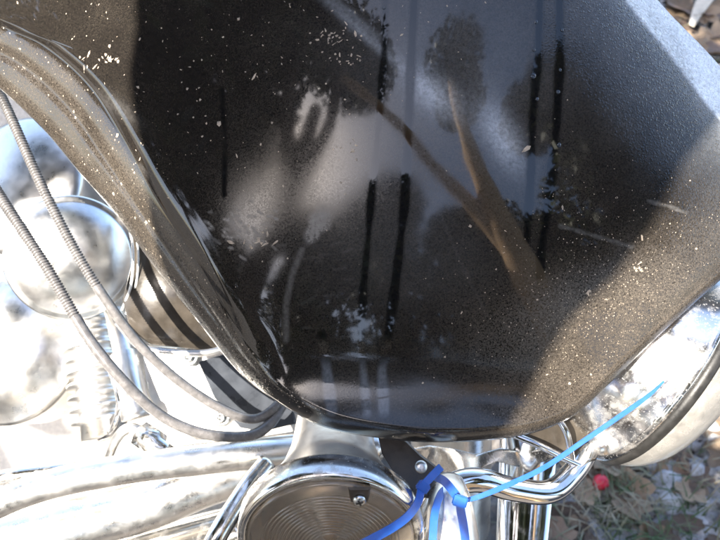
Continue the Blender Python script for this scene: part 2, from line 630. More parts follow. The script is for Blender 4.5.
# feather shaped scuffing, its stem and other rub marks
leafd = ((x - 317) * 0.50 + (y - 226) * -0.87)
leafp = ((x - 317) * 0.87 + (y - 226) * 0.50)
scuff_and_reflection = np.maximum(scuff_and_reflection, 0.62 * sstep(1.05, 0.35, np.sqrt((leafd / 27) ** 2 + (np.abs(leafp) / (12.5 + 0.2 * np.clip(leafd, -26, 26) + 1.5 * np.sin(leafd / 3))) ** 2)))
scuff_and_reflection = np.maximum(scuff_and_reflection, 0.32 * sstep(5, 0.5, polydist([(302, 250), (292, 275), (286, 305), (286, 340)])))
for k in range(46):
    cx_, cy_ = 242 + rng.normal() * 22, 226 + rng.normal() * 12
    a_ = rng.uniform(-0.2, 0.9)
    L_ = rng.uniform(2, 8)
    scuff_and_reflection = np.maximum(scuff_and_reflection, rng.uniform(.2, .6) * sstep(1.9, 0.6, polydist([(cx_, cy_), (cx_ + L_ * math.cos(a_), cy_ + L_ * math.sin(a_))])))
for k in range(26):
    cx_, cy_ = 312 + rng.normal() * 16, 275 + rng.normal() * 30
    scuff_and_reflection = np.maximum(scuff_and_reflection, rng.uniform(.02, .09) * sstep(1.9, 0.6, polydist([(cx_, cy_), (cx_ + rng.uniform(5, 14), cy_ - rng.uniform(0, 5))])))
scuff_and_reflection = np.maximum(scuff_and_reflection, 0.22 * gauss(120, 108, 26, 7, 38) + 0 * x)
# pale scratches, and reflected lines painted in as dashes on the right
for pts, s_ in (([(560, 226), (585, 233), (612, 241), (632, 247)], .3), ([(648, 201), (668, 206), (686, 213)], .3),
                ([(140, 165), (150, 178), (158, 196)], .2), ([(430, 195), (445, 225), (463, 268), (487, 315)], .05)):
    scuff_and_reflection = np.maximum(scuff_and_reflection, s_ * sstep(2.6, 0.8, polydist(pts) + 0.5 * np.sin(x / 3.0)))
scuff_and_reflection *= (1 - onflange)
for nm, val in (('dust', dust), ('haze', haze), ('dew', dew), ('scuff_and_reflection', scuff_and_reflection), ('frost_and_sheen', frost_and_sheen)):
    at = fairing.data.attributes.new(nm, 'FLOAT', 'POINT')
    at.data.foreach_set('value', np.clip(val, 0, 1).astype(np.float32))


def surf(px, py):
    """point on the fairing face and its normal"""
    def one(a, b):
        th = math.atan2(b - CY, a - CX)
        k = np.argmin(np.abs(np.angle(np.exp(1j * (TH - th)))))
        r = math.hypot(a - CX, b - CY) / math.hypot(I_[k, 0] - CX, I_[k, 1] - CY)
        return P(a, b, float(base_depth(a, b) + roll(min(r, 1.0), RW[k], RD[k]))), r
    p, r = one(px, py)
    p1, _ = one(px + 2, py)
    p2, _ = one(px, py + 2)
    n = (p1 - p).cross(p2 - p)
    if n.dot(dirw((0, 0, 1))) < 0: n = -n
    return p, n.normalized(), r


# specks of bark, grit and chaff lying on the paint
fv, ff = [], []


def fleck(px, py, size, elong=1.0, ang=None):
    p, n, r = surf(px, py)
    if r > 0.985: return
    t = n.orthogonal().normalized()
    t.rotate(Matrix.Rotation(random.uniform(0, 6.28) if ang is None else ang, 3, n))
    b = n.cross(t)
    k = random.choice((4, 5, 6))
    base = len(fv)
    h = size * random.uniform(0.12, 0.35)
    for j in range(k):
        a = 2 * math.pi * j / k + random.uniform(-.3, .3)
        q = size * random.uniform(0.55, 1.15)
        fv.append(p + t * math.cos(a) * q * elong + b * math.sin(a) * q / math.sqrt(elong) + n * 0.0001)
    fv.append(p + n * h + t * random.uniform(-.3, .3) * size)
    for j in range(k):
        ff.append([base + j, base + (j + 1) % k, base + k])


for k in range(520):
    u = random.random()
    if u < 0.50: px, py = random.gauss(160, 95), random.gauss(110, 95)
    elif u < 0.72: px, py = random.gauss(630, 75), random.gauss(310, 75)
    elif u < 0.85: px, py = random.uniform(60, 700), random.uniform(0, 420)
    else: px, py = random.gauss(330, 60), random.gauss(55, 45)
    if not (-60 < px < 780 and -120 < py < 430): continue
    fleck(px, py, abs(random.lognormvariate(-0.35, 0.55)) * 0.00055, random.choice((1, 1, 1.4, 2)))
for k in range(1300):
    px, py = random.gauss(635, 75), random.gauss(320, 70)
    if not (420 < px < 780 and 60 < py < 428): continue
    fleck(px, py, random.uniform(0.00015, 0.00045), 1.2)
for cx_, cy_, n_, sp_, sz in ((112, 60, 12, 5, .0013), (88, 58, 7, 10, .0014), (84, 66, 6, 8, .0013), (330, 38, 22, 14, .0010), (345, 60, 16, 9, .0009),
                              (252, 240, 14, 12, .0015), (638, 268, 10, 5, .0013), (590, 292, 5, 2, .0013), (345, 148, 10, 8, .0011), (128, 150, 12, 8, .0009)):
    for k in range(n_): fleck(random.gauss(cx_, sp_), random.gauss(cy_, sp_ * .6), sz * random.uniform(.4, 1.1), random.choice((1, 1.6, 2.5)))
for k in range(420):
    j = random.randrange(0, NS * 9)
    i = random.randrange(NR, NR + 24)
    p, pa, pb = (Vector(V[a_ * NT + b_]) for a_, b_ in ((i, j), (i + 1, j), (i, (j + 2) % NT)))
    n = (pa - p).cross(pb - p)
    if n.dot(dirw((0, 0, 1))) < 0: n = -n
    n.normalize()
    t = n.orthogonal().normalized()
    t.rotate(Matrix.Rotation(random.uniform(0, 6.28), 3, n))
    b = n.cross(t)
    z_ = random.lognormvariate(-0.4, .55) * .0005
    o_ = len(fv)
    for q_ in range(5):
        a_ = 2 * math.pi * q_ / 5 + random.uniform(-.3, .3)
        fv.append(p + (t * math.cos(a_) * 1.3 + b * math.sin(a_)) * z_ * random.uniform(.6, 1.1) + n * .0001)
    fv.append(p + n * z_ * .4)
    for q_ in range(5): ff.append([o_ + q_, o_ + (q_ + 1) % 5, o_ + 5])
deb = mesh_obj('debris_flecks', fv, ff, M['debris'], fairing, smooth=False)
tag(deb, kind='stuff')

# a few hanging water beads in the streaks
M['water'] = mat_glass('water', (0.95, 0.97, 1.0), 1.0, 0.0, 0.0)
for (px, py, s_) in ((533, 76, .0032), (537, 99, .0020), (534, 50, .0018), (558, 92, .0022), (560, 70, .0018), (559, 145, .0024), (384, 8, .0016), (536, 22, .0020), (562, 30, .0018), (380, 46, .0014)):
    p, n, r = surf(px, py)
    s_ *= 0.6
    prof = [(-0.1 * s_, s_ * 0.98), (0.12 * s_, s_), (0.3 * s_, s_ * 0.88), (0.45 * s_, s_ * 0.6), (0.52 * s_, s_ * 0.3), (0.55 * s_, 1e-5)]
    lathe('water_bead', p, n, prof, M['water'], fairing, 16)

# ---- headlight at the front of the fairing
AXH = dirw(Vector((0.82, -0.51, 0.10)).normalized())
HC = P(646, 350, 0.545)
head = empty('headlight', HC - MOTO.location)
head.parent = MOTO
R0 = 0.093
lathe('trim_shell', HC, AXH, [(-0.050, .062), (-0.044, .074), (-0.030, .083), (-0.012, .0885), (0.0, .0905), (0.004, R0 + .001), (0.0075, R0 + .002), (0.010, R0 + .001), (0.0105, .088), (0.004, .080)],
      M['pitted'], head, 96)
lathe('gasket', HC, AXH, [(0.0098, .080), (0.0098, .0912), (0.0112, .0938), (0.0160, .0938), (0.0182, .0915), (0.0185, .078)], M['black_rubber'], head, 96, closed_ends=False)
prof = []
for k in range(15):
    t = k / 14 * math.pi / 2
    prof.append((0.0165 + 0.040 * math.sin(t), 0.0895 * math.cos(t) ** 0.75 if k < 14 else 1e-5))
hl = lathe('lens', HC, AXH, prof, M['headlens'], head, 96)
prof = [(0.014, .086), (0.0, .078), (-.016, .060), (-.028, .035), (-.033, .012), (-.033, 1e-5)]
lathe('reflector', HC, AXH, prof, M['chrome'], head, 64)

# ---- light bar under the fairing
tube_px('light_bar', [(400, 560, .47), (432, 506, .47), (452, 486, .475), (478, 480, .48), (512, 489, .49), (548, 492, .50), (570, 476, .51), (588, 448, .525), (600, 405, .56)],
        0.0085, M['chrome'], MOTO, 12, 24)
# wavy chrome valance behind it
wv_o = [(400, 452), (430, 446), (452, 449), (476, 455), (500, 449), (530, 452), (556, 448), (562, 454), (545, 462), (520, 468), (497, 462), (478, 470), (452, 482), (430, 486), (410, 470)]
plate_px('valance', wv_o, lambda a, b: 0.535 + 0.012 * math.sin(a / 13.0) + 0.0012 * (b - 440) * math.sin(a / 21.0 + 1), 0.004, M['pitted'], MOTO, smooth=True)
# fork cover and slider, down to the axle
def wpt(px, py, d): return P(px, py, d)
FK = P(523, 520, 0.64)
fork_dir = Vector((0.10, -0.25, -1)).normalized()
top = FK - fork_dir * 0.16
lathe('fork_tube', top, fork_dir, [(0, .0235), (.30, .0235), (.30, .031), (.305, .033), (.34, .033), (.345, .031), (.50, .031), (.505, 0.02)], M['chrome'], MOTO, 40)
FK2 = P(452, 470, 0.70)
lathe('fork_cover', FK2 - fork_dir * 0.12, fork_dir, [(0, .036), (.004, .039), (.21, .039), (.215, .036), (.34, .031)], M['alu'], MOTO, 40)

# front wheel carrying the bike (below the frame)
axw = Vector((0.12, 1, 0)).normalized()
WC = Vector((FK.x + 0.045, FK.y - 0.10, 0.305))
prof = []
for k in range(25):
    t = 2 * math.pi * k / 24
    prof.append((0.060 * math.sin(t), 0.245 + 0.060 * math.cos(t)))
wheel = empty('front_wheel', WC - MOTO.location)
wheel.parent = MOTO
lathe('tyre', WC, axw, prof, M['black_rubber'], wheel, 72, closed_ends=False)
lathe('rim', WC, axw, [(-.035, .205), (-.030, .192), (-.012, .185), (.012, .185), (.030, .192), (.035, .205)], M['chrome'], wheel, 72, closed_ends=False)
lathe('hub', WC, axw, [(-.075, .012), (-.06, .035), (-.05, .045), (.05, .045), (.06, .035), (.075, .012)], M['alu'], wheel, 32)
for k in range(16):
    a = 2 * math.pi * k / 16
    e1 = Vector((axw.y, -axw.x, 0)); e2 = Vector((0, 0, 1))
    rd = e1 * math.cos(a) + e2 * math.sin(a)
    s = 0.03 if k % 2 else -0.03
    v, f = sweep([WC + axw * s + rd * .04, WC + axw * s * .3 + rd * .19], 0.002, 8)
    mesh_obj('spoke', v, f, M['chrome'], wheel)

# ---- turn signal: bullet body, rim, grooved lens, screw
AXS = dirw(Vector((0.015, -0.50, 0.86)).normalized())
LC = P(331, 541, 0.402)
sig = empty('turn_signal', LC - MOTO.location)
sig.parent = MOTO
RL = 0.0525
lathe('body', LC, AXS, [(-.150, .012), (-.146, .017), (-.125, .0235), (-.095, .0265), (-.070, .0285), (-.050, .033), (-.034, .0405), (-.022, .0475), (-.016, RL - .001)], M['alu'], sig, 72)
lathe('rim', LC, AXS, [(-.0165, RL - .004), (-.0165, RL + .0005), (-.014, RL + .0022), (-.003, RL + .0022), (0.000, RL + .0010), (0.0008, RL - .0015), (-.001, RL - .004), (-.010, RL - .006)],
      M['dirty_chrome'], sig, 96, closed_ends=False)
prof = [(-.004, RL - .0035), (0.0002, RL - .004)]
for k in range(88):
    r = (RL - .005) * (1 - k / 88)
    ridge = 0.0007 * ((1, 0, -1, 0)[k % 4] if 12 < k < 70 else 0)
    prof.append((0.0012 + 0.0030 * (1 - (r / RL) ** 2) + ridge, r))
prof.append((0.0042, 1e-5))
prof += [(0.0005, 1e-5), (-.0025, RL * .5), (-.004, RL - .0035)]
lathe('lens', LC, AXS, prof, M['lens'], sig, 96, closed_ends=False)
lathe('reflector', LC, AXS, [(-.008, RL - .006), (-.018, .040), (-.028, .026), (-.033, .012), (-.034, 1e-5)], M['brass'], sig, 64, closed_ends=False)
lathe('bulb', LC, AXS, [(-.033, .006), (-.028, .008), (-.020, .010), (-.013, .008), (-.010, .004), (-.009, 1e-5)], M['bulb'], sig, 24)
# screw recess and screw
sx = AXS.cross(Vector((1, 0, 0))).normalized()
right = (Vector((1, 0, 0)) - AXS * AXS.x).normalized()
upl = AXS.cross(right).normalized()
if upl.z < 0: upl = -upl
SC = LC + right * 0.0165 + upl * 0.0385
rec = []
for k in range(13):
    t = math.pi + math.pi * k / 12
    rec.append((0.0052 * math.cos(t), 0.0052 * math.sin(t)))
rec += [(0.0062, 0.0085), (-0.0062, 0.0085)]
vv = [SC + right * a + upl * b + AXS * 0.0026 for a, b in rec] + [SC + right * a * .85 + upl * b * .85 + AXS * 0.0036 for a, b in rec]
m_ = len(rec)
mesh_obj('screw_boss', vv, [list(range(m_))[::-1], list(range(m_, 2 * m_))] + [[k, (k + 1) % m_, m_ + (k + 1) % m_, m_ + k] for k in range(m_)], M['brown_rubber'], sig, smooth=False)
screw = lathe('screw', SC, AXS, [(.0034, .0037), (.0050, .0037), (.0058, .0030), (.0062, .0018), (.0063, 1e-5)], M['steel'], sig, 32)
for a_ in (0.35, 0.35 + math.pi / 2):
    d_ = right * math.cos(a_) + upl * math.sin(a_)
    e_ = AXS.cross(d_)
    vv = []
    for h in (.0056, .00655):
        for sa, sb in ((-1, -1), (1, -1), (1, 1), (-1, 1)):
            vv.append(SC + d_ * sa * .0021 + e_ * sb * .00045 + AXS * h)
    mesh_obj('cross_slot', vv, [[3, 2, 1, 0], [4, 5, 6, 7], [0, 1, 5, 4], [1, 2, 6, 5], [2, 3, 7, 6], [3, 0, 4, 7]], M['black_rubber'], screw, smooth=False)

# ---- dark bracket and chrome stalk beside the signal
br = [(378, 436), (392, 432), (406, 442), (420, 456), (436, 468), (448, 478), (452, 492), (440, 500), (424, 498), (416, 508), (410, 500), (404, 488), (392, 470), (382, 454)]
bo = plate_px('bracket', br, lambda a, b: 0.452 - 0.00025 * (b - 436) + 0.00005 * (a - 400) ** 2 * .02, 0.008, M['brown_rubber'], MOTO, bev=0.002)
lathe('bracket_bolt', P(421, 467, .444), dirw((0.1, 0.2, 1)), [(-.006, .004), (0, .0042), (.001, .0038), (.0014, .001), (.0014, 1e-5)], M['alu'], MOTO, 24)
tube_px('stalk', [(448, 484, .445), (450, 505, .430), (452, 540, .418), (452, 585, .412)], None, M['hazy_chrome'], MOTO, 8, 32, taper=[.0105, .014, .0165, .0165])

# ---- control cables with wound ribs


def ribbed_cable(pts, rad, rib_from, rib_to):
    s = catmull(pts, 24)
    path = Pn(s[:, 0], s[:, 1], s[:, 2])
    L = np.concatenate([[0], np.cumsum(np.linalg.norm(np.diff(path, axis=0), axis=1))])
    n = int(L[-1] / 0.00046)
    t = np.linspace(0, L[-1], n)
    path = np.stack([np.interp(t, L, path[:, k]) for k in range(3)], -1)
    f_ = t / L[-1]
    amp = np.where((f_ > rib_from) & (f_ < rib_to), 0.15, 0.0)
    r = rad * (1 - amp * 0.5 + amp * np.sin(2 * math.pi * t / 0.0023))
    v, f = sweep(path, r, 14)
    return mesh_obj('control_cable', v, f, M['cable'], MOTO)


ribbed_cable([(-70, -30, .60), (-30, 40, .565), (2, 98, .545), (38, 178, .535), (72, 245, .53), (104, 297, .53), (140, 345, .535), (180, 382, .54), (220, 408, .545), (252, 419, .55), (274, 408, .555), (290, 385, .57)], .0038, 0.0, 0.62)
ribbed_cable([(-80, 60, .58), (-40, 130, .555), (0, 196, .535), (45, 265, .525), (90, 340, .52), (130, 388, .52), (165, 418, .525), (205, 434, .53), (248, 436, .54), (270, 424, .55), (284, 402, .565)], .0041, 0.0, 0.56)
s = catmull([(236, 440, .60), (262, 428, .60), (280, 412, .605), (292, 390, .61)], 10)
v, f = sweep(Pn(s[:, 0], s[:, 1], s[:, 2]), .003, 12)
mesh_obj('brake_line', v, f, M['black_rubber'], MOTO)

# ---- engine and chrome at the rear, left of the fairing
AXE = dirw(Vector((-0.25, 0.20, 0.95)).normalized())
block = plate_px('engine_block', [(-160, 40), (60, 60), (330, 330), (330, 470), (300, 520), (-160, 560)], lambda a, b: 0.80 + 0.00012 * abs(a - 80), 0.12, M['cast'], MOTO, bev=0.004)
c1 = P(10, 345, .70)
lathe('clutch_cover', c1, AXE, [(-.05, .078), (-.012, .078), (-.008, .080), (0.0, .080), (.003, .077), (.006, .066), (.018, .060), (.026, .048), (.032, .030), (.034, .012), (.034, 1e-5)], M['alu'], MOTO, 80)
c2 = P(72, 258, .63)
AX2 = dirw(Vector((0.35, -0.05, 0.93)).normalized())
lathe('horn_cover', c2, AX2, [(-.05, .05), (-.010, .054), (-.004, .057), (.0, .057), (.002, .055), (.001, .052), (.003, .050), (.010, .043), (.016, .030), (.019, .012), (.0195, 1e-5)], M['alu'], MOTO, 80)
c3 = P(20, 185, .74)
lathe('air_cleaner_cover', c3, AXE, [(-.06, .07), (-.01, .074), (-.004, .077), (.002, .076), (.006, .070), (.012, .05), (.016, .02), (.017, 1e-5)], M['alu'], MOTO, 64)
# dark cover tucked under the flange, chrome lip below it
plate_px('side_cover', [(128, 205), (150, 225), (196, 290), (236, 345), (214, 352), (180, 348), (150, 345), (130, 330), (122, 300), (132, 260)],
         lambda a, b: 0.59 + 0.0000035 * ((a - 165) ** 2 + (b - 300) ** 2), 0.010, M['dark_cover'], MOTO, smooth=True)
tube_px('cover_lip', [(118, 322, .592), (140, 346, .588), (172, 352, .588), (205, 353, .590), (230, 347, .595)], .0032, M['hazy_chrome'], MOTO, 10, 14)
plate_px('mounting_plate', [(142, 346), (226, 350), (246, 372), (252, 430), (236, 442), (196, 440), (160, 420), (146, 390)], lambda a, b: 0.635, 0.008, M['alu'], MOTO)
for (bx, by) in ((190, 357), (222, 417)):
    b0 = P(bx, by, .632)
    az = dirw(Vector((-.1, .1, 1)).normalized())
    bt = lathe('bolt', b0, az, [(-.002, .0085), (.0015, .0085), (.002, .0078), (.0022, .006), (.0022, .0045), (.006, .0045), (.0068, .0038), (.0068, .0022), (.004, .0020), (.004, 1e-5)], M['steel'], MOTO, 36)
plate_px('dark_panel', [(198, 362), (232, 352), (262, 380), (292, 404), (296, 424), (262, 432), (240, 428), (214, 398)], lambda a, b: 0.622 + 0.0003 * (a - 240) * .5, 0.006, M['blue_dark'], MOTO)
# finned cylinder between the cables
cy0 = P(118, 388, .66)
axc = dirw(Vector((0.22, -0.90, 0.30)).normalized())
prof = [(-.075, .022)]
for k in range(9):
    h = -.07 + k * .012
    prof += [(h, .022), (h + .001, .030), (h + .004, .030), (h + .005, .022)]
prof += [(.045, .022)]
lathe('cylinder_fins', P(100, 392, .675), axc, prof, M['alu'], MOTO, 48)
lathe('pushrod_tube', P(128, 372, .628), dirw(Vector((0.28, -0.93, 0.2)).normalized()), [(-.06, .009), (-.02, .009), (-.018, .012), (.030, .012), (.034, .0145), (.042, .0145), (.043, .010)], M['alu'], MOTO, 32)
tube_px('clamp_band', [(97, 345, .66), (112, 372, .634), (120, 404, .632), (112, 430, .645), (98, 438, .665)], .0035, M['chrome'], MOTO, 10, 12)
tube_px('white_wire', [(118, 196, .60), (128, 222, .592), (133, 252, .59), (131, 285, .592), (122, 310, .60)], .0011, M['white_wire'], MOTO, 10, 10)
tube_px('white_wire', [(122, 190, .602), (133, 220, .594), (138, 252, .592), (136, 285, .594), (126, 314, .602)], .0009, M['white_wire'], MOTO, 10, 10)
tube_px('oil_line', [(158, 448, .62), (142, 432, .61), (128, 428, .61), (116, 440, .62), (108, 458, .64)], .0045, M['alu'], MOTO, 10, 14)
lathe('oil_fitting', P(150, 440, .60), dirw(Vector((0.8, -.3, .5)).normalized()), [(-.014, .008), (-.010, .0125), (.008, .0125), (.012, .008), (.022, .007)], M['dirty_chrome'], MOTO, 6)

# chrome bars across the lower left (crash bar and exhaust)
tube_px('crash_bar', [(-90, 545, .56), (-20, 512, .56), (40, 488, .56), (110, 472, .565), (200, 460, .58), (300, 450, .60), (380, 446, .62)], .0125, M['hazy_chrome'], MOTO, 12, 28)
tube_px('engine_guard', [(-90, 500, .63), (0, 478, .62), (100, 466, .62), (200, 452, .63), (300, 440, .64), (360, 436, .65)], .0065, M['dirty_chrome'], MOTO, 12, 22)
tube_px('exhaust_pipe', [(-120, 590, .60), (-20, 548, .60), (60, 528, .60), (140, 508, .61), (205, 482, .62), (270, 462, .64), (330, 452, .66)], .022, M['hazy_chrome'], MOTO, 12, 36)
tube_px('highway_peg_bar', [(205, 560, .53), (222, 528, .535), (246, 490, .55), (268, 462, .565)], .0080, M['dirty_chrome'], MOTO, 10, 22)
tube_px('exhaust_pipe', [(-60, 640, .66), (40, 590, .66), (140, 560, .66), (250, 530, .67)], .024, M['dirty_chrome'], MOTO, 10, 32)
plate_px('frame_brace', [(555, 436), (566, 430), (576, 448), (584, 470), (570, 478), (556, 458)], lambda a, b: .56, .006, M['black_rubber'], MOTO)
plate_px('headlight_bracket', [(520, 436), (566, 420), (596, 398), (604, 410), (590, 440), (578, 458), (560, 452), (540, 446)], lambda a, b: .515 + .0004 * (a - 560) * .3, .005, M['dark_cover'], MOTO)
tube_px('bracket_strut', [(512, 434, .50), (540, 446, .50), (562, 457, .505), (582, 466, .51)], .0026, M['chrome'], MOTO, 8, 12)
tube_px('bracket_strut', [(556, 416, .50), (566, 432, .50), (570, 450, .505), (572, 466, .51)], .0026, M['chrome'], MOTO, 8, 12)

# ------------------------------------------------------------------ cable ties


def cable_tie(label, pts, width, head_at, head_ax, head_sz=0.0042):
    """flat strap through photo pixels with a moulded locking head"""
    s = catmull(pts, 12)
    path = Pn(s[:, 0], s[:, 1], s[:, 2])
    t = empty('cable_tie', Vector(path[0]), label, 'cable tie', 'blue cable ties')
    n_ = len(path)
    taper = np.ones(n_)
    v, f = sweep(path, taper, flat=(width, 0.0013), up=tuple(dirw((0.1, 0.25, 1))))
    mesh_obj('strap', v, f, M['blue'], t, smooth=False)
    hp = P(*head_at)
    a = dirw(Vector((*head_ax, 0)).normalized())
    c = dirw((0.05, .2, 1)).normalized()
    b = c.cross(a).normalized()
    bm = bmesh.new()
    bmesh.ops.create_cube(bm, size=1.0)
    for q in bm.verts:
        k = q.co.copy()
        q.co = hp + a * k.x * head_sz * 1.5 + b * k.y * head_sz * 1.75 + c * k.z * head_sz * 1.15 - t.location
    bmesh.ops.bevel(bm, geom=bm.edges[:], offset=0.0008, segments=2, affect='EDGES')
    me = bpy.data.meshes.new('head'); bm.to_mesh(me); bm.free()
    me.materials.append(M['blue'])
    o = bpy.data.objects.new('head', me); COL.objects.link(o); o.parent = t
    return t


cable_tie('short blue cable tie looped over the round turn signal lens',
          [(441, 467, .415), (431, 477, .410), (422, 488, .404), (418, 502, .392), (408, 516, .380), (392, 528, .372), (370, 540, .367), (340, 556, .364)], .0046, (423, 487, .403), (0.6, 0.8))
cable_tie('blue cable tie with a long tail reaching over the headlight trim',
          [(466, 590, .388), (465, 540, .392), (461, 512, .398), (459, 501, .400), (452, 490, .406), (444, 481, .414), (436, 477, .424)], .0050, (460, 501, .399), (0.3, 1), 0.0046)
t2 = [o for o in bpy.data.objects if o.name.startswith('cable_tie') and o.parent is None][-1]
s = catmull([(458, 502, .401), (478, 497, .402), (510, 484, .405), (545, 467, .409), (585, 440, .413), (620, 416, .416), (648, 396, .419), (664, 381, .421)], 10)
path = Pn(s[:, 0], s[:, 1], s[:, 2])
v, f = sweep(path, np.interp(np.linspace(0, 1, len(path)), [0, .2, .8, 1], [.75, 1, .9, .4]), flat=(.0031, .0013), up=tuple(dirw((0.25, 0.5, 1))))
mesh_obj('tail', v, f, M['blue'], t2, smooth=False)
cable_tie('blue cable tie band drawn tight around the chrome stalk',
          [(431, 600, .392), (432, 560, .397), (433, 535, .400), (435, 512, .406), (440, 496, .418), (446, 488, .430)], .0046, (431, 596, .394), (0.1, 1))

# ------------------------------------------------------------------ ground litter


def mat_leaf(name, c1, c2):
    a = N(name)
    nz = a.noise(40, 5, 0.6)
    oi = a.n('ObjectInfo')
    base = a.mix(a.ramp(nz, (0.3, 0.0), (0.7, 1.0)), c1, c2)
    hsv = a.n('HueSaturation')
    a.l(base, hsv.inputs['Color'])
    a.l(a.math('ADD', a.math('MULTIPLY', oi.outputs['Random'], 0.9), 0.55), hsv.inputs['Value'])
    a.set(Base_Color=hsv.outputs[0], Roughness=0.75, Normal=a.bump(nz, 0.3, 0.003))
    return a.m


M['leaf_brown'] = mat_leaf('brown_leaf', (0.085, 0.055, 0.04), (0.22, 0.15, 0.105))
M['leaf_tan'] = mat_leaf('tan_leaf', (0.17, 0.115, 0.07), (0.29, 0.21, 0.14))


def leaf_mesh(k, lobes):
    r = random.Random(k)
    n = 26
    vs = [(0, 0, 0.002)]
    curl = r.uniform(0.3, 1.1)
    for i in range(n):
        a = 2 * math.pi * i / n
        if lobes:
            rad = 0.55 + 0.32 * abs(math.cos(2.5 * a)) + 0.12 * math.sin(7 * a + k) * .5
        else:
            rad = 0.62 + 0.05 * math.sin(9 * a)
        xx, yy = math.cos(a) * rad, math.sin(a) * rad * (1.0 if lobes else 0.55)
        vs.append((xx, yy, curl * (0.35 * yy * yy + 0.22 * xx * xx * (1 if r.random() > .3 else .2)) + r.uniform(0, .05)))
    mid = len(vs)
    for i in range(n):
        p = vs[1 + i]
        vs.append((p[0] * .55, p[1] * .55, p[2] * .30 + r.uniform(0, .03)))
    fs = []
    for i in range(n):
        j = (i + 1) % n
        fs.append((mid + i, 1 + i, 1 + j, mid + j))
        fs.append((0, mid + i, mid + j))
    b = len(vs)                      # stalk
    for q in range(5):
        t = q / 4
        for (dx, dz) in ((-.02, 0), (.02, 0), (0, .035)):
            vs.append((-0.5 - 0.55 * t, dx + 0.12 * t * t, dz + .03 + .10 * t))
    for q in range(4):
        for c in range(3):
            c2 = (c + 1) % 3
            fs.append((b + q * 3 + c, b + q * 3 + c2, b + q * 3 + 3 + c2, b + q * 3 + 3 + c))
    me = bpy.data.meshes.new('fallen_leaf')
    me.from_pydata(vs, [], fs)
    me.update()
    return me


lm = []
for k in range(8):
    me = leaf_mesh(k, k % 2 == 0)
    me.materials.append(M['leaf_brown' if k % 3 else 'leaf_tan'])
    lm.append(me)


def put_leaf(px, py, size, k, label, group, dz=0.008):
    o = bpy.data.objects.new('fallen_leaf', lm[k])
    COL.objects.link(o)
    g = ground_pt(px, py)
    o.location = (g.x, g.y, dz)
    o.rotation_euler = (random.uniform(-.45, .45), random.uniform(-.45, .45), random.uniform(0, 6.28))
    o.scale = (size, size, size)
    tag(o, label, 'leaf', group)


def leaf_words(k): return ('tan' if k % 3 == 0 else 'brown') + (' lobed' if k % 2 == 0 else ' oval')


for k in range(120):
    px, py = random.uniform(545, 745), random.uniform(370, 575)
    kk = random.randrange(8)
    put_leaf(px, py, random.uniform(.022, .050), kk, 'small dry ' + leaf_words(kk) + ' leaf on the shaded gravel below the headlight', 'fallen ' + leaf_words(kk) + ' leaves below the headlight', random.uniform(.004, .016))
for k in range(30):
    px, py = random.uniform(625, 740), random.uniform(-20, 100)
    kk = random.randrange(8)
    put_leaf(px, py, random.uniform(.05, .10), kk, 'dry ' + leaf_words(kk) + ' leaf on the sunny ground behind the fairing', 'fallen ' + leaf_words(kk) + ' leaves behind the fairing', random.uniform(.006, .03))
# pale curled strip of bark in the top corner
s = catmull([(688, 34, 0), (694, 22, 1), (704, 12, 2), (716, 9, 2.2), (730, 14, 2)], 8)
bp = []
for q in s:
    g = ground_pt(q[0], q[1])
    bp.append((g.x, g.y, 0.03 + 0.022 * q[2]))
v, f = sweep(np.array(bp), np.interp(np.linspace(0, 1, len(bp)), [0, .3, .8, 1], [.4, 1, 1, .5]), flat=(.045, .006))
bk = mesh_obj('bark_strip', v, f, mat_simple('pale_bark', (0.55, 0.49, 0.40), .8, .25, 40), None, loc=Vector(bp[0]) * 1.0)
tag(bk, 'pale curled bark strip lying beyond the frosted fairing edge', 'bark')

# gravel and grass nobody could count
ico = bmesh.new()
bmesh.ops.create_icosphere(ico, subdivisions=1, radius=1)
iv = np.array([v.co[:] for v in ico.verts])
ifc = np.array([[v.index for v in f.verts] for f in ico.faces])
ico.free()
M['stone'] = (lambda a: (a.set(Base_Color=a.mix(a.ramp(a.noise(25, 3), (0.35, 0.0), (0.65, 1.0)), (0.13, 0.125, 0.12), (0.52, 0.52, 0.54)), Roughness=.85,
              Normal=a.bump(a.noise(300, 4), .4, .001)), a.m)[1])(N('gravel_stone'))
gv, gfc = [], []
c_ = 0
cands = []
for k in range(3600):
    cands.append((random.uniform(530, 760), random.uniform(350, 600)))
for k in range(700):
    cands.append((random.uniform(600, 760), random.uniform(-40, 110)))
for (px, py) in cands:
    g = ground_pt(px, py)
    s_ = random.lognormvariate(-5.0, .5) * (1.25 if px > 660 else 0.9)
    rot = np.array(Matrix.Rotation(random.uniform(0, 6), 3, Vector((random.random(), random.random(), random.random()))))
    vv = (iv * (1 + rng.uniform(-.18, .18, (len(iv), 1)))) @ rot.T * np.array([1, random.uniform(.6, 1), random.uniform(.4, .7)]) * s_
    gv.append(vv + np.array([g.x, g.y, s_ * .2 - .004]))
    gfc.append(ifc + c_)
    c_ += len(iv)
grv = mesh_obj('gravel', np.vstack(gv), np.vstack(gfc), M['stone'], None, smooth=False)
tag(grv, 'grey and white gravel stones on the ground', 'gravel', kind='stuff')
M['grass'] = (lambda a: (a.set(Base_Color=a.mix(a.ramp(a.noise(14, 2), (0.40, 0.0), (0.56, 1.0)), (0.05, 0.09, 0.028), (0.26, 0.22, 0.15)), Roughness=.6), a.m)[1])(N('grass_blade'))
gv, gfc = [], []
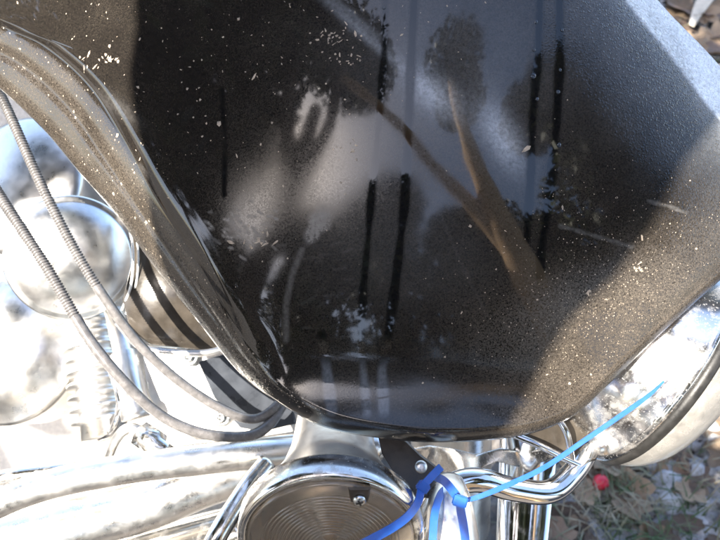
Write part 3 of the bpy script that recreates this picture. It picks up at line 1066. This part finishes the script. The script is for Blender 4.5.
for k in range(1000):
    if random.random() < .72: px, py = random.gauss(620, 45), random.gauss(500, 45)
    else: px, py = (random.uniform(540, 760), random.uniform(370, 600)) if random.random() < .6 else (random.uniform(640, 760), random.uniform(-40, 80))
    g = ground_pt(px, py)
    h = random.uniform(.02, .075)
    a_ = random.uniform(0, 6.28)
    ln = random.uniform(.3, 1.4) * h
    w_ = random.uniform(.0010, .0022)
    dx, dy = math.cos(a_), math.sin(a_)
    b = len(gv)
    for q, (t, ww) in enumerate(((0, 1), (.35, .9), (.7, .6), (1, .08))):
        cx_, cy_, cz_ = g.x + dx * ln * t * t, g.y + dy * ln * t * t, -.006 + h * (t - .25 * t * t)
        gv.append((cx_ - dy * w_ * ww, cy_ + dx * w_ * ww, cz_))
        gv.append((cx_ + dy * w_ * ww, cy_ - dx * w_ * ww, cz_))
    for q in range(3):
        gfc.append([b + 2 * q, b + 2 * q + 1, b + 2 * q + 3, b + 2 * q + 2])
gr = mesh_obj('grass', gv, gfc, M['grass'], None, smooth=False)
tag(gr, 'thin green and straw grass growing through the gravel', 'grass', kind='stuff')
# red berry
g = ground_pt(598, 487)
prof = []
for k in range(13):
    t = -math.pi / 2 + math.pi * k / 12
    prof.append((0.0145 * math.sin(t) * (1.05), max(1e-5, 0.0145 * math.cos(t) * (1 - .08 * math.sin(t)))))
prof += [(.0165, .003), (.0185, .002), (.0185, 1e-5)]
berry = lathe('red_fruit', Vector((g.x, g.y, .022)), Vector((.3, -.2, .9)), prof, mat_simple('red_skin', (0.55, 0.02, 0.05), .3, .2, 60), None, 28)
tag(berry, 'small round red fruit lying in the grass', 'fruit')

# ------------------------------------------------------------------ trees round the bike (reflected in the paint; fork and shrub added as shade)
M['bark'] = (lambda a: (a.set(Base_Color=a.mix(a.ramp(a.noise(9, 6, .7), (0.35, 0.0), (0.65, 1.0)), (0.10, 0.07, 0.05), (0.30, 0.21, 0.14)), Roughness=.9,
             Normal=a.bump(a.noise(30, 6, .7), .9, .03)), a.m)[1])(N('tree_bark'))
M['palebark'] = mat_simple('pale_bark_trunk', (0.78, 0.50, 0.26), .8, .25, 18)
M['leafg'] = (lambda a: (a.set(Base_Color=a.mix(a.ramp(a.noise(3, 3), (0.4, 0.0), (0.6, 1.0)), (0.035, 0.055, 0.02), (0.11, 0.12, 0.035)), Roughness=.5), a.m)[1])(N('tree_leaf'))


def limb(path, r0, r1):
    s = catmull(path, 8)
    return sweep(s, np.linspace(r0, r1, len(s)) * (1 + .06 * np.sin(np.arange(len(s)) * 1.7)), 16)


def join(parts):
    vs, fs, o = [], [], 0
    for v, f in parts:
        vs.append(np.asarray(v)); fs += [[i + o for i in q] for q in f]; o += len(v)
    return np.vstack(vs), fs


def tree(name, label, loc, trunk_parts, blobs, n_leaf, leaf_sz, seed):
    r = random.Random(seed)
    t = empty(name, loc, label, 'tree', 'trees around the motorcycle')
    v, f = join(trunk_parts)
    mesh_obj('trunk', v, f, M['palebark' if name == 'pale_tree' else 'bark'], t)
    if n_leaf:
        vs, fs = [], []
        for k in range(n_leaf):
            c, rad = r.choice(blobs)
            d = Vector((r.gauss(0, 1), r.gauss(0, 1), r.gauss(0, 1))).normalized() * rad * r.random() ** .45
            p = Vector(c) + Vector((d.x, d.y, d.z * .75))
            a = Vector((r.gauss(0, 1), r.gauss(0, 1), r.gauss(0, .6))).normalized()
            b = a.orthogonal().normalized()
            b.rotate(Matrix.Rotation(r.uniform(0, 6.28), 3, a))
            s_ = leaf_sz * r.uniform(.6, 1.3)
            o = len(vs)
            vs += [p - a * s_, p + b * s_ * .45, p + a * s_, p - b * s_ * .45]
            fs.append([o, o + 1, o + 2, o + 3])
        mesh_obj('crown', vs, fs, M['leafg'], t, smooth=False)
    return t


# unseen forked trunk, added and shaped to throw the fairing's shadow edge
A_ = P(720, 195, 0.46)
hs = Vector((SUN.x, SUN.y, 0)).normalized()
left = Vector((hs.y, -hs.x, 0))
if left.x > 0: left = -left
TD = 1.85                                                   # metres along the sun ray to the trunk
foot = A_ + SUN * TD
zA = foot.z
foot = Vector((foot.x, foot.y, 0))
def ax(off, z): return foot + left * off + Vector((0, 0, z))
RT = 0.085
trunk_a = [limb([ax(RT + .03, -.15), ax(RT + .01, .3), ax(RT, 1.0), ax(RT, zA - .5), ax(RT, zA), ax(RT + .02, zA + .6), ax(RT + .2, zA + 1.5), ax(RT + .3, zA + 2.4)], RT, RT * .6),
           limb([ax(RT, zA - .62), ax(RT + .05, zA - .40), ax(RT + .17, zA - .14), ax(RT + .33, zA + .15), ax(RT + .52, zA + .6), ax(RT + .8, zA + 1.7)], RT * .95, RT * .6),
           limb([ax(RT + .02, zA - .36), ax(RT + .09, zA - .06), ax(RT + .15, zA + .25), ax(RT + .18, zA + .5)], RT * 1.0, RT * .7)]
tree('added_forked_tree', 'added forked tree with bare lower trunk, unseen, shading the fairing', foot, trunk_a, [(ax(.25, 4.3), .65), (ax(.6, 4.2), .6), (ax(-.1, 4.4), .5)], 4200, .06, 1)
# dark leafy trees seen in the paint
tree('leafy_tree', 'dark leafy tree with low crown facing the fairing', Vector((0.3, -4.6, 0)),
     [limb([(0.3, -4.6, -.2), (.3, -4.5, 1.2), (.25, -4.3, 2.6), (.2, -3.8, 4.6)], .16, .06), limb([(.3, -4.4, 1.9), (-.2, -3.9, 2.9), (-.4, -3.4, 4.4)], .08, .03), limb([(.3, -4.3, 2.2), (.9, -3.8, 3.0), (1.3, -3.5, 3.3)], .08, .03)],
     [((.0, -3.1, 4.5), .85), ((.5, -3.8, 3.2), 1.2), ((-.3, -3.6, 3.6), .9), ((-.7, -3.1, 4.2), .6), ((1.7, -3.8, 2.6), 1.0), ((.2, -4.4, 1.9), 1.1)], 16000, .09, 2)
tree('pale_tree', 'slender pale barked tree with sunlit trunk facing the headlight', Vector((.98, -.95, 0)),
     [limb([(.98, -.95, -.2), (.96, -.95, .8), (.90, -.90, 1.7), (.84, -.82, 2.4), (.86, -.80, 3.6), (1.0, -.9, 5.0)], .13, .05), limb([(.90, -.9, 1.75), (.72, -.92, 2.25), (.45, -.85, 2.65), (.15, -.70, 2.95), (-.25, -.45, 3.1), (-.6, -.25, 3.2)], .065, .03)],
     [((1.1, -.7, 5.2), .6), ((1.2, -1.1, 4.7), .5)], 2500, .06, 12)
tree('leafy_tree', 'dense leafy tree with round crown beside the tall leafy bushes', Vector((-3.0, -1.1, 0)),
     [limb([(-3.0, -1.1, -.2), (-3.0, -1.1, 1.6), (-2.9, -1.05, 3.0), (-2.85, -1.0, 4.2)], .12, .05)],
     [((-2.85, -1.0, 3.9), .85), ((-2.8, -.6, 3.3), .7), ((-2.9, -1.2, 3.0), .6)], 6000, .08, 21)
tree('leafy_tree', 'dark leafy tree growing behind the pale barked tree', Vector((1.95, -3.0, 0)),
     [limb([(1.95, -3.0, -.2), (1.95, -3.0, 1.5), (1.9, -2.9, 3.6)], .12, .04)],
     [((1.9, -2.9, 3.6), .8), ((1.6, -3.1, 2.8), .8), ((2.2, -2.7, 2.7), .8), ((1.3, -3.0, 3.7), .6)], 7000, .08, 31)
tree('leafy_tree', 'leafy tree with airy crown on the headlight side', Vector((2.9, -1.5, 0)),
     [limb([(2.9, -1.5, -.2), (2.85, -1.45, 1.5), (2.75, -1.35, 3.6)], .12, .04), limb([(2.86, -1.46, 1.4), (2.5, -1.7, 2.2), (2.2, -1.9, 2.8)], .05, .02), limb([(2.85, -1.45, 1.7), (2.5, -1.0, 2.5), (2.05, -.55, 3.4)], .05, .02)],
     [((2.7, -1.3, 3.0), .75), ((2.4, -1.7, 2.4), .65), ((2.9, -.9, 2.3), .6), ((2.2, -2.0, 2.9), .4), ((2.05, -.45, 3.35), .5), ((1.95, -.85, 3.7), .42), ((2.35, -.7, 3.0), .5)], 9000, .07, 22)
for (hx, hy, hh) in ((-2.7, -2.0, 3.2), (-1.7, -3.1, 3.2)):
    tree('leafy_bush', 'tall leafy bush under the path of the sunlight', Vector((hx, hy, 0)),
         [limb([(hx, hy, -.1), (hx + .03, hy, 1.2), (hx, hy + .05, hh)], .07, .02)],
         [((hx, hy, hh * .35), .7), ((hx + .1, hy, hh * .65), .7), ((hx, hy + .1, hh * .85), .5)], 5000, .07, int(hx * 10) + 90)
tree('leafy_tree', 'broad leafy tree standing beside the engine', Vector((-2.3, .5, 0)),
     [limb([(-2.3, .5, -.2), (-2.28, .5, 1.5), (-2.2, .4, 2.6), (-2.0, .2, 3.9)], .15, .06)],
     [((-1.75, .1, 3.2), .85), ((-1.9, .8, 2.9), .9), ((-1.5, .5, 4.0), .7), ((-2.5, .0, 2.3), .8)], 12000, .075, 3)
tree('added_leafy_shrub', 'loose leafy shrub added beside the forked tree to shade the ground', ax(-.16, 0),  # unseen shrub, added to dapple the ground with shade
     [limb([ax(-.16, -.1), ax(-.17, .7), ax(-.15, 1.3), ax(-.16, 1.75)], .025, .010), limb([ax(-.17, .6), ax(-.26, 1.1), ax(-.36, 1.6)], .02, .008)],
     [(ax(-.12, 1.72), .22), (ax(-.26, 1.66), .27), (ax(-.45, 1.66), .28), (ax(-.30, 1.3), .26)], 3600, .034, 9)
for (hx, hy, hh) in ((-1.9, -5.2, 2.0), (-.4, -5.6, 2.3), (1.2, -5.4, 2.1), (2.9, -4.9, 1.9)):
    tree('evergreen_shrub', 'tall dark evergreen shrub in the row behind the leafy tree', Vector((hx, hy, 0)),
         [limb([(hx, hy, -.1), (hx, hy, .7), (hx, hy, hh)], .07, .02)],
         [((hx, hy, hh * .3), .75), ((hx + .1, hy, hh * .6), .8), ((hx, hy + .1, hh * .9), .55)], 3500, .07, int(hx * 10) + 50)

# ------------------------------------------------------------------ render settings
scene.render.engine = 'CYCLES'
scene.cycles.max_bounces = 10
scene.cycles.transmission_bounces = 8
scene.cycles.sample_clamp_indirect = 6
